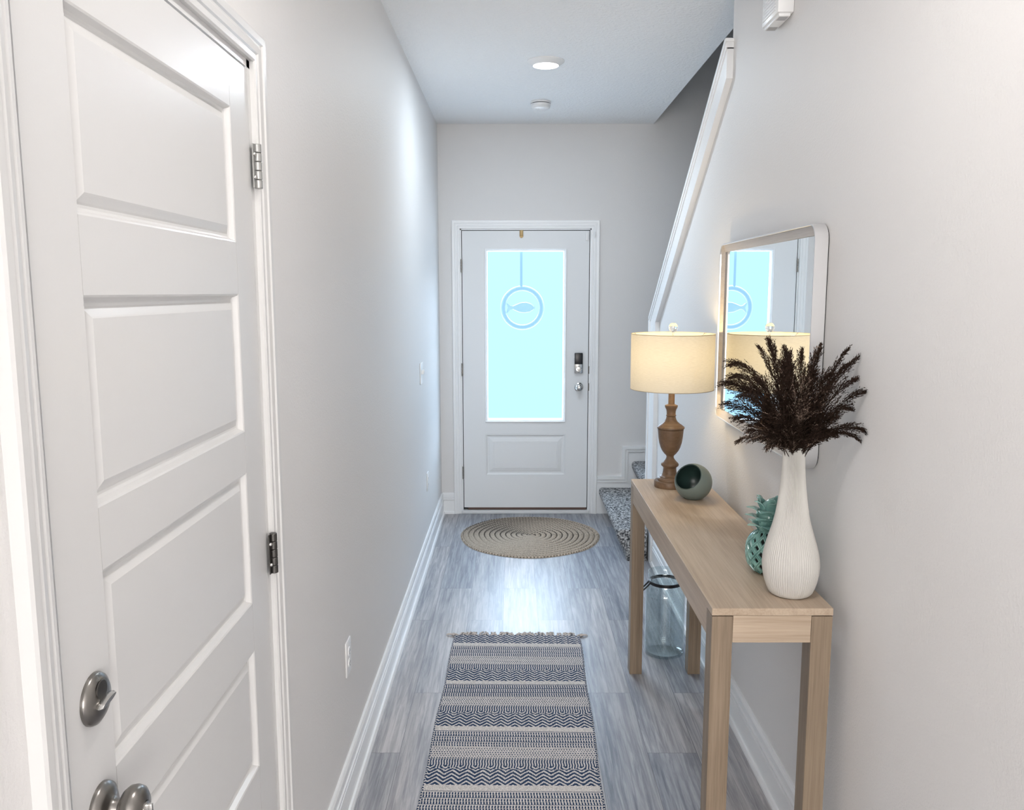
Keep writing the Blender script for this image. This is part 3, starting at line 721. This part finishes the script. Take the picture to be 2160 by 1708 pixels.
bm = BM(); lathe(bm, [(SR, SZ0), (SR, SZ1)], 96, None, False, False); obj('lamp_shade', bm, M_shade, lp, smooth=60)
bm = BM()
bm.free(); M_tape = mat('rim_tape', (.40, .34, .24), .7)
for z in (SZ0, SZ1):
    bm = BM(); tube(bm, [(SR*math.cos(q), SR*math.sin(q), z) for q in [2*math.pi*k/96 for k in range(96)]], .0011, 6, True)
    obj('rim_wire', bm, M_tape, lp, smooth=60)
bm = BM()
for q in (.5, 2.6, 4.7): tube(bm, [(0, 0, SZ1-.012), (SR*.9*math.cos(q), SR*.9*math.sin(q), SZ1-.012), (SR*math.cos(q), SR*math.sin(q), SZ1)], .0016, 6)
tube(bm, [(.0, 0, .60), (.045, 0, .56), (.05, 0, .47), (.012, 0, .41)], .0014, 6); tube(bm, [(.0, 0, .60), (-.045, 0, .56), (-.05, 0, .47), (-.012, 0, .41)], .0014, 6)
tube(bm, [(0, 0, .598), (0, 0, .637)], .003, 8)
obj('harp', bm, M_nickel2, lp, smooth=60)
bm = BM(); lathe(bm, [(.001, .631), (.010, .631), (.0115, .634), (.0165, .641), (.0185, .650), (.0165, .660), (.010, .6665), (.001, .668)], 32); obj('finial', bm, M_acryl, lp, smooth=60)
bm = BM(); lathe(bm, [(.001, .402), (.014, .402), (.014, .43), (.013, .44), (.024, .465), (.029, .49), (.024, .515), (.001, .525)], 32); obj('bulb', bm, M_bulb, lp, smooth=60)
L = bpy.data.lights.new('bulb_glow', 'POINT'); L.energy = LAMP_W; L.color = (1, .72, .36); L.shadow_soft_size = .03
lo = bpy.data.objects.new('bulb_glow', L); COL.objects.link(lo); lo.parent = lp; lo.location = (0, 0, .565)

# ------------------------------------------------------------------ tilted bowl
bw = thing('tilted_bowl', 'round sage green bowl with slanted opening beside the lamp base', 'bowl', (.692, 3.135, TZ))
R_, cz = .0715, .064
nrm = Vector((-.56, -.60, .57)).normalized()
q_ = Vector((0, 0, 1)).rotation_difference(nrm).to_matrix().to_4x4()
def sph(rad, th0, th1, n_=26): return [(rad*math.sin(th), rad*math.cos(th)) for th in [th0+(th1-th0)*k/n_ for k in range(n_+1)]]
th = math.acos(.66)
def flat(bm, zmin):
    for v in bm.verts:
        if v.co.z < zmin: v.co.z = zmin
bm = BM(); lathe(bm, sph(R_, th, math.pi-.01)+[(.0005, -R_)], 72, Matrix.Translation((0, 0, cz)) @ q_, False, True); flat(bm, 0)
b1_ = obj('bowl_outside', bm, M_sage, bw, smooth=60)
bm = BM(); lathe(bm, [(R_*math.sin(th), R_*math.cos(th)), ((R_-.002)*math.sin(th), (R_-.0005)*math.cos(th)), ((R_-.005)*math.sin(th), (R_-.002)*math.cos(th))]+sph(R_-.005, th+.03, math.pi-.01), 72, Matrix.Translation((0, 0, cz)) @ q_, False, True); flat(bm, .005)
b2_ = obj('bowl_inside', bm, M_sagein, bw, smooth=60)

# ------------------------------------------------------------------ ceramic pineapple
pa = thing('ceramic_pineapple', 'teal glazed openwork ceramic pineapple behind the white vase', 'figurine', (.722, 2.285, TZ))
def pr_r(z):    # body radius at height z (0..0.13)
    u_ = (z-.061)/.068
    return .060*max(0, 1-abs(u_)**2.5)**.5
bm = BM(); NN = 72; NZ = 50; rings_ = []
zs = [.002+.122*k/NZ for k in range(NZ+1)]
bm2 = BM()
lathe(bm2, [(.001, 0)]+[(max(pr_r(z)-.006, .010), z) for z in zs]+[(.001, .126)], 40); obj('inner_shadow', bm2, M_void, pa, smooth=60)  # black core painted as the shade inside the openings
# lattice body: helical ribs + square frames round each opening
bm = BM()
def pt(th_, z, o=0): r = max(pr_r(z), .02)+o; return Vector((r*math.cos(th_), r*math.sin(th_), z))
NC = 13; PT = .0178; nrow = 6
lat = BM()
for r in range(nrow+1):
    for c_ in range(NC):
        zc_ = .010+r*PT; t0 = 2*math.pi*(c_+.5*(r % 2))/NC; dt = math.pi/NC
        if zc_ > .124: continue
        cs = [(t0-dt, zc_), (t0, zc_-PT), (t0+dt, zc_), (t0, zc_+PT)]
        def P_(t_, z_, o): return pt(t_, min(max(z_, .001), .126), o)
        lv = []
        for s_, o in ((1.0, 0), (.84, .0028), (.62, .0028), (.50, .0005), (.46, -.004)):
            lv.append([lat.verts.new(P_(t0+(a-t0)*s_, zc_+(b-zc_)*s_, o)) for a, b in [cs[0], ((cs[0][0]+cs[1][0])/2, (cs[0][1]+cs[1][1])/2), cs[1], ((cs[1][0]+cs[2][0])/2, (cs[1][1]+cs[2][1])/2), cs[2], ((cs[2][0]+cs[3][0])/2, (cs[2][1]+cs[3][1])/2), cs[3], ((cs[3][0]+cs[0][0])/2, (cs[3][1]+cs[0][1])/2)]])
        for A_, B_ in zip(lv, lv[1:]):
            for k in range(8): lat.faces.new((A_[k], A_[(k+1) % 8], B_[(k+1) % 8], B_[k]))
bm.free(); obj('lattice_body', lat, M_teal, pa, smooth=35)
# crown: tiers of cupped pointed leaves
bm = BM(); lathe(bm, [(.001, .112), (.030, .116), (.027, .130), (.030, .150), (.028, .175), (.020, .200), (.001, .214)], 32); obj('crown_core', bm, M_teal, pa, smooth=60)
def leaf(bm, th_, zb_, L_, W_, out, curl):
    NL, NW = 9, 6; g_ = []
    for i in range(NL+1):
        u_ = i/NL; w_ = W_*math.sin(math.pi*min(.25+.75*u_, 1))**.55*.9
        rr_ = .025+out*(u_**1.6)+(.010 if u_ > .9 else 0); zz = zb_+L_*(u_-curl*u_**3)
        row = []
        for j in range(-NW//2, NW//2+1):
            s_ = j/(NW/2); da = w_*s_; cup = -.006*s_*s_*(1-u_)+.004*abs(s_)*u_
            c_ = Vector((math.cos(th_), math.sin(th_), 0)); tn = Vector((-math.sin(th_), math.cos(th_), 0))
            row.append(bm.verts.new(c_*(rr_+cup)+tn*da+Vector((0, 0, zz))))
        g_.append(row)
    for A_, B_ in zip(g_, g_[1:]):
        for k in range(NW): bm.faces.new((A_[k], A_[k+1], B_[k+1], B_[k]))
for tier, (zb_, nl, L_, W_, out) in enumerate(((.118, 6, .044, .027, .030), (.141, 6, .042, .025, .030), (.163, 5, .040, .023, .027), (.182, 5, .034, .019, .012), (.192, 3, .034, .015, .002))):
    for k in range(nl):
        bm = BM(); leaf(bm, 2*math.pi*(k+.5*(tier % 2)+.2)/nl, zb_, L_, W_, out, .48 if tier < 3 else .2)
        o = obj('leaf', bm, M_teal, pa, smooth=60)
        md = o.modifiers.new('thick', 'SOLIDIFY'); md.thickness = .003; md.offset = 0
        ms = o.modifiers.new('smooth', 'SUBSURF'); ms.levels = 1; ms.render_levels = 1

# ------------------------------------------------------------------ ribbed vase
vz = thing('ribbed_vase', 'tall white ribbed bottle vase holding dark dried plumes at console table end', 'vase', (.731, 2.115, TZ))
vp = [(0, .046), (.003, .052), (.010, .0575), (.022, .0625), (.040, .0680), (.060, .0718), (.080, .0735), (.100, .0722), (.120, .0685), (.140, .0632), (.158, .0580), (.176, .0525), (.195, .0472), (.215, .0428), (.240, .0388), (.270, .0350), (.300, .0318), (.330, .0296), (.360, .0284), (.388, .0280), (.394, .0285)]
bm = BM(); NV = 288; rings_ = []
def vr_(z):
    for (a, ra), (b, rb) in zip(vp, vp[1:]):
        if z <= b: return ra+(rb-ra)*(z-a)/(b-a)
    return vp[-1][1]
zz_ = [0, .002, .005]+[.01+.384*k/60 for k in range(61)]
lean = lambda z: -.006*(z/.394)
rib = [.0011*(1-abs(math.sin(math.pi*k*NV/NV/4))**.6*1.0) for k in range(NV)]
for z in zz_:
    f_ = min(1, z/.02)*(1 if z < .385 else .2)
    rings_.append([bm.verts.new((lean(z)+(vr_(z)-.0018*f_*(1 if k % 4 == 0 else (.35 if k % 2 else 0)))*math.cos(2*math.pi*k/NV), (vr_(z)-.0018*f_*(1 if k % 4 == 0 else (.35 if k % 2 else 0)))*math.sin(2*math.pi*k/NV), z)) for k in range(NV)])
for z, r in ((.395, .0265), (.392, .0245), (.36, .0240), (.30, .026)):
    rings_.append([bm.verts.new((lean(z)+r*math.cos(2*math.pi*k/NV), r*math.sin(2*math.pi*k/NV), z)) for k in range(NV)])
for A_, B_ in zip(rings_, rings_[1:]):
    for k in range(NV): bm.faces.new((A_[k], A_[(k+1) % NV], B_[(k+1) % NV], B_[k]))
bm.faces.new(rings_[0][::-1]); bm.faces.new(rings_[-1])
obj('vase_body', bm, M_vase, vz, smooth=70)

# ------------------------------------------------------------------ dried plumes
MOUTH = Vector((.725, 2.115, TZ+.385))
def plume(tip, label, rad=.020, n=95, start=.25, L_=.055, sag=.0, droop=.3, seed=0, pale=.0, group=None, flo=9):
    r = random.Random(seed); tip = Vector(tip)
    q = r.uniform(0, 6.28); base = MOUTH+Vector((.014*math.cos(q), .014*math.sin(q), -.05))
    d = tip-base; hor = Vector((d.x, d.y, 0))
    p1 = base+Vector((hor.x*.18, hor.y*.18, max(.35*d.z, .07))); p2 = base+Vector((hor.x*.62, hor.y*.62, d.z*(.80+sag)))
    def B(t): return base*(1-t)**3+p1*3*t*(1-t)**2+p2*3*t*t*(1-t)+tip*t**3
    def T(t): return (B(min(t+.01, 1.0))-B(max(t-.01, 0))).normalized()
    vs, fs, mi = [], [], []; n = int(n*1.5)
    def ribbon(pts, w0, w1, side, m_):
        s0 = len(vs)
        for i, p in enumerate(pts):
            w_ = w0+(w1-w0)*i/(len(pts)-1); vs.append(p-side*w_); vs.append(p+side*w_)
        for i in range(len(pts)-1): fs.append((s0+2*i, s0+2*i+1, s0+2*i+3, s0+2*i+2)); mi.append(m_)
    # stem: three-sided tube
    st_ = [B(k/14*.97) for k in range(15)]
    for a_ in range(3):
        q2 = 2.1*a_; sd = Vector((math.cos(q2), math.sin(q2), .1)).normalized(); ribbon(st_, .0013, .0005, sd, 0)
    for k in range(n):
        t = start+(1-start)*(k+r.random())/n; t = min(t, .995)
        p = B(t); tg = T(t)
        rd = Vector((r.gauss(0, 1), r.gauss(0, 1), r.gauss(0, 1))); rd -= tg*rd.dot(tg); rd.normalize()
        env = math.sin(math.pi*min(1, .12+.9*((t-start)/(1-start))))**.6
        ln = L_*(.55+.6*r.random())*(.45+.65*env)
        spread = rad*(.45+.8*r.random())*env
        m_ = 1 if r.random() < pale else 0
        pts = []
        for i in range(6):
            u_ = i/5; pts.append(p+tg*ln*u_+rd*spread*(u_**.75)+Vector((0, 0, -droop*ln*u_*u_)))
        sd = Vector((r.gauss(0, 1), r.gauss(0, 1), r.gauss(0, 1))).normalized()
        ribbon(pts, .0006, .0002, sd, m_)
        for j in range(flo):
            u_ = .15+.85*(j+r.random()*.6)/flo; i = min(int(u_*5), 4); pp = pts[i].lerp(pts[i+1], min(u_*5-i, 1))
            dr = (pts[i+1]-pts[i]).normalized()
            fd = (dr+Vector((r.gauss(0, .38), r.gauss(0, .38), r.gauss(0, .38)))).normalized(); fl = r.uniform(.005, .0095)
            sd2 = fd.cross(Vector((r.gauss(0, 1), r.gauss(0, 1), r.gauss(0, 1)))).normalized()*r.uniform(.0007, .0014)
            s0 = len(vs); vs.extend((pp, pp+fd*fl*.45+sd2, pp+fd*fl, pp+fd*fl*.45-sd2)); fs.append((s0, s0+1, s0+2, s0+3)); mi.append(m_)
    vs = [Vector((min(v.x, XR-.004), v.y, v.z)) for v in vs]
    me = bpy.data.meshes.new('dried_plume'); me.from_pydata([tuple(v) for v in vs], [], fs); me.materials.append(M_plume); me.materials.append(M_plume2)
    me.polygons.foreach_set('material_index', mi); me.update()
    o = link(bpy.data.objects.new('dried_plume', me)); return tag(o, label, 'dried plume', group or 'dried plumes in the white vase')
PL = [
 # tip, label, options
 ((.560, 2.10, 1.462), 'dark dried plume reaching farthest up on the left over the mirror glass', dict(rad=.022, L_=.060, sag=.22, n=110)),
 ((.562, 2.08, 1.432), 'second dark plume from the top on the left side of the vase bunch', dict(rad=.020, L_=.058, sag=.20, n=95)),
 ((.562, 2.15, 1.408), 'dark feathery plume at mid height on the left of the bunch, pale tips', dict(rad=.028, L_=.062, sag=.20, n=120, pale=.05)),
 ((.575, 2.06, 1.385), 'thin dark plume pointing left just below the three upper left plumes', dict(rad=.026, L_=.056, sag=.16, n=95)),
 ((.572, 2.18, 1.350), 'dark plume pointing left level with the lampshade lower rim', dict(rad=.026, L_=.056, sag=.15, n=95)),
 ((.578, 2.10, 1.325), 'sparse dark plume pointing left in front of the mirror lower corner', dict(rad=.026, L_=.052, sag=.18, n=90)),
 ((.600, 2.06, 1.298), 'fluffy plume low on the left across the mirror bottom frame', dict(rad=.024, L_=.046, sag=.20, n=80, pale=.25)),
 ((.580, 2.10, 1.266), 'lowest drooping thin plume on the left of the vase mouth', dict(rad=.010, L_=.032, sag=.42, n=42, pale=.35, start=.45)),
 ((.640, 2.05, 1.262), 'short fluffy plume drooping just left of the vase mouth', dict(rad=.016, L_=.030, sag=.45, n=60, pale=.3, start=.45)),
 ((.657, 2.13, 1.506), 'tallest dark plume, standing straight up above the vase', dict(rad=.021, L_=.052, n=140, droop=.05)),
 ((.640, 2.16, 1.494), 'thin wispy plume beside the tallest one, on its left', dict(rad=.008, L_=.035, n=40, droop=.05, start=.5)),
 ((.694, 2.12, 1.484), 'upright dark plume right of the tallest plume in the bunch', dict(rad=.018, L_=.050, n=120, droop=.05)),
 ((.715, 2.15, 1.470), 'broad blunt upright plume in the middle top of the bunch', dict(rad=.022, L_=.048, n=120, droop=.05)),
 ((.735, 2.12, 1.478), 'upright wispy plume in front of the mirror right edge', dict(rad=.016, L_=.050, n=90, droop=.05)),
 ((.778, 2.12, 1.493), 'fat plume with pale outline leaning right before the mirror side', dict(rad=.018, L_=.040, n=150, droop=.0, pale=.12)),
 ((.826, 2.07, 1.492), 'open feathery plume at the top right, highest of the right side', dict(rad=.012, L_=.050, n=60, sag=.02, droop=.15)),
 ((.836, 2.04, 1.474), 'sparse plume on the right just under the top right one', dict(rad=.014, L_=.055, n=58, sag=.05, droop=.15)),
 ((.830, 2.09, 1.450), 'third sparse plume down on the right side of the bunch', dict(rad=.014, L_=.055, n=60, sag=.06, droop=.15)),
 ((.836, 2.04, 1.425), 'brown plume leaning right at mid height against the pale wall', dict(rad=.015, L_=.056, n=65, sag=.08, droop=.2)),
 ((.840, 2.00, 1.400), 'long wispy plume reaching right with threadlike tips at mid height', dict(rad=.016, L_=.060, n=62, sag=.10, droop=.2)),
 ((.828, 2.06, 1.352), 'feathery plume bending right, upper of the low right pair', dict(rad=.014, L_=.056, n=62, sag=.20, droop=.2)),
 ((.842, 1.99, 1.312), 'longest plume stretching far right, lower of the low right pair', dict(rad=.014, L_=.060, n=70, sag=.30, droop=.2)),
 ((.836, 2.01, 1.290), 'thin plume drooping at far right under the longest right plume', dict(rad=.008, L_=.050, n=34, sag=.42, droop=.25, start=.4)),
 ((.797, 2.07, 1.285), 'small sparse plume low on the right of the vase mouth', dict(rad=.014, L_=.036, n=50, sag=.25, droop=.1)),
]
for k, (tip, lab, kw) in enumerate(PL): plume(tip, lab, seed=100+k, **kw)
INN = 'dark brown plume packed in the dense middle of the vase bunch'
for k, (x, y, z) in enumerate([(.68, 2.08, 1.43), (.72, 2.04, 1.42), (.75, 2.08, 1.43), (.62, 2.09, 1.42), (.66, 2.05, 1.39), (.61, 2.14, 1.39), (.77, 2.05, 1.40), (.70, 2.00, 1.37), (.74, 2.02, 1.36), (.64, 2.02, 1.34), (.79, 2.09, 1.43), (.78, 2.03, 1.33), (.69, 2.03, 1.31), (.73, 2.02, 1.30), (.65, 2.06, 1.29), (.77, 2.06, 1.29), (.70, 2.14, 1.45)]):
    plume((x, y, z), INN, seed=300+k, rad=.028, L_=.052, n=120, droop=.12, sag=.08, start=.2, pale=(.35 if k in (1, 7) else .04), group='plumes in the dense middle of the bunch')

# ------------------------------------------------------------------ glass lantern jar under the table
jx, jy = .689, 3.634
jar = thing('glass_jar', 'large clear seeded glass jar with black metal collar under the console table', 'jar', (jx, jy, 0))
outp = [(.001, .0), (.078, .0), (.086, .004), (.0895, .012), (.0900, .03), (.0895, .283), (.0880, .295), (.082, .306), (.0745, .322), (.0700, .335), (.0700, .344), (.0740, .352), (.0790, .362), (.0800, .376), (.0785, .384)]
inp = [(.0755, .384), (.0765, .374), (.0755, .364), (.0705, .354), (.0665, .345), (.0665, .336), (.0705, .320), (.0785, .303), (.0845, .292), (.0860, .281), (.0862, .030), (.0845, .018), (.078, .012), (.001, .011)]
bm = BM(); lathe(bm, outp+inp, 72); obj('jar_body', bm, M_jar, jar, smooth=50)
bm = BM(); lathe(bm, [(.0705, .331), (.0745, .331), (.0745, .345), (.0705, .345), (.0705, .331)], 64, None, False, False)
bmesh.ops.remove_doubles(bm, verts=bm.verts, dist=1e-5)
obj('metal_collar', bm, M_black, jar, smooth=40)
bm = BM(); tube(bm, [(-.070, -.018, .338), (-.092, -.026, .318), (-.128, -.035, .290), (-.134, -.02, .276), (-.128, .012, .282), (-.092, .016, .312), (-.070, .012, .338)], .0038, 8)
obj('wire_handle', bm, M_black, jar, smooth=50)
bm = BM(); tube(bm, [(.052, .050, .338), (.063, .056, .352), (.056, .050, .366)], .003, 8)
obj('handle_catch', bm, M_black, jar, smooth=50)
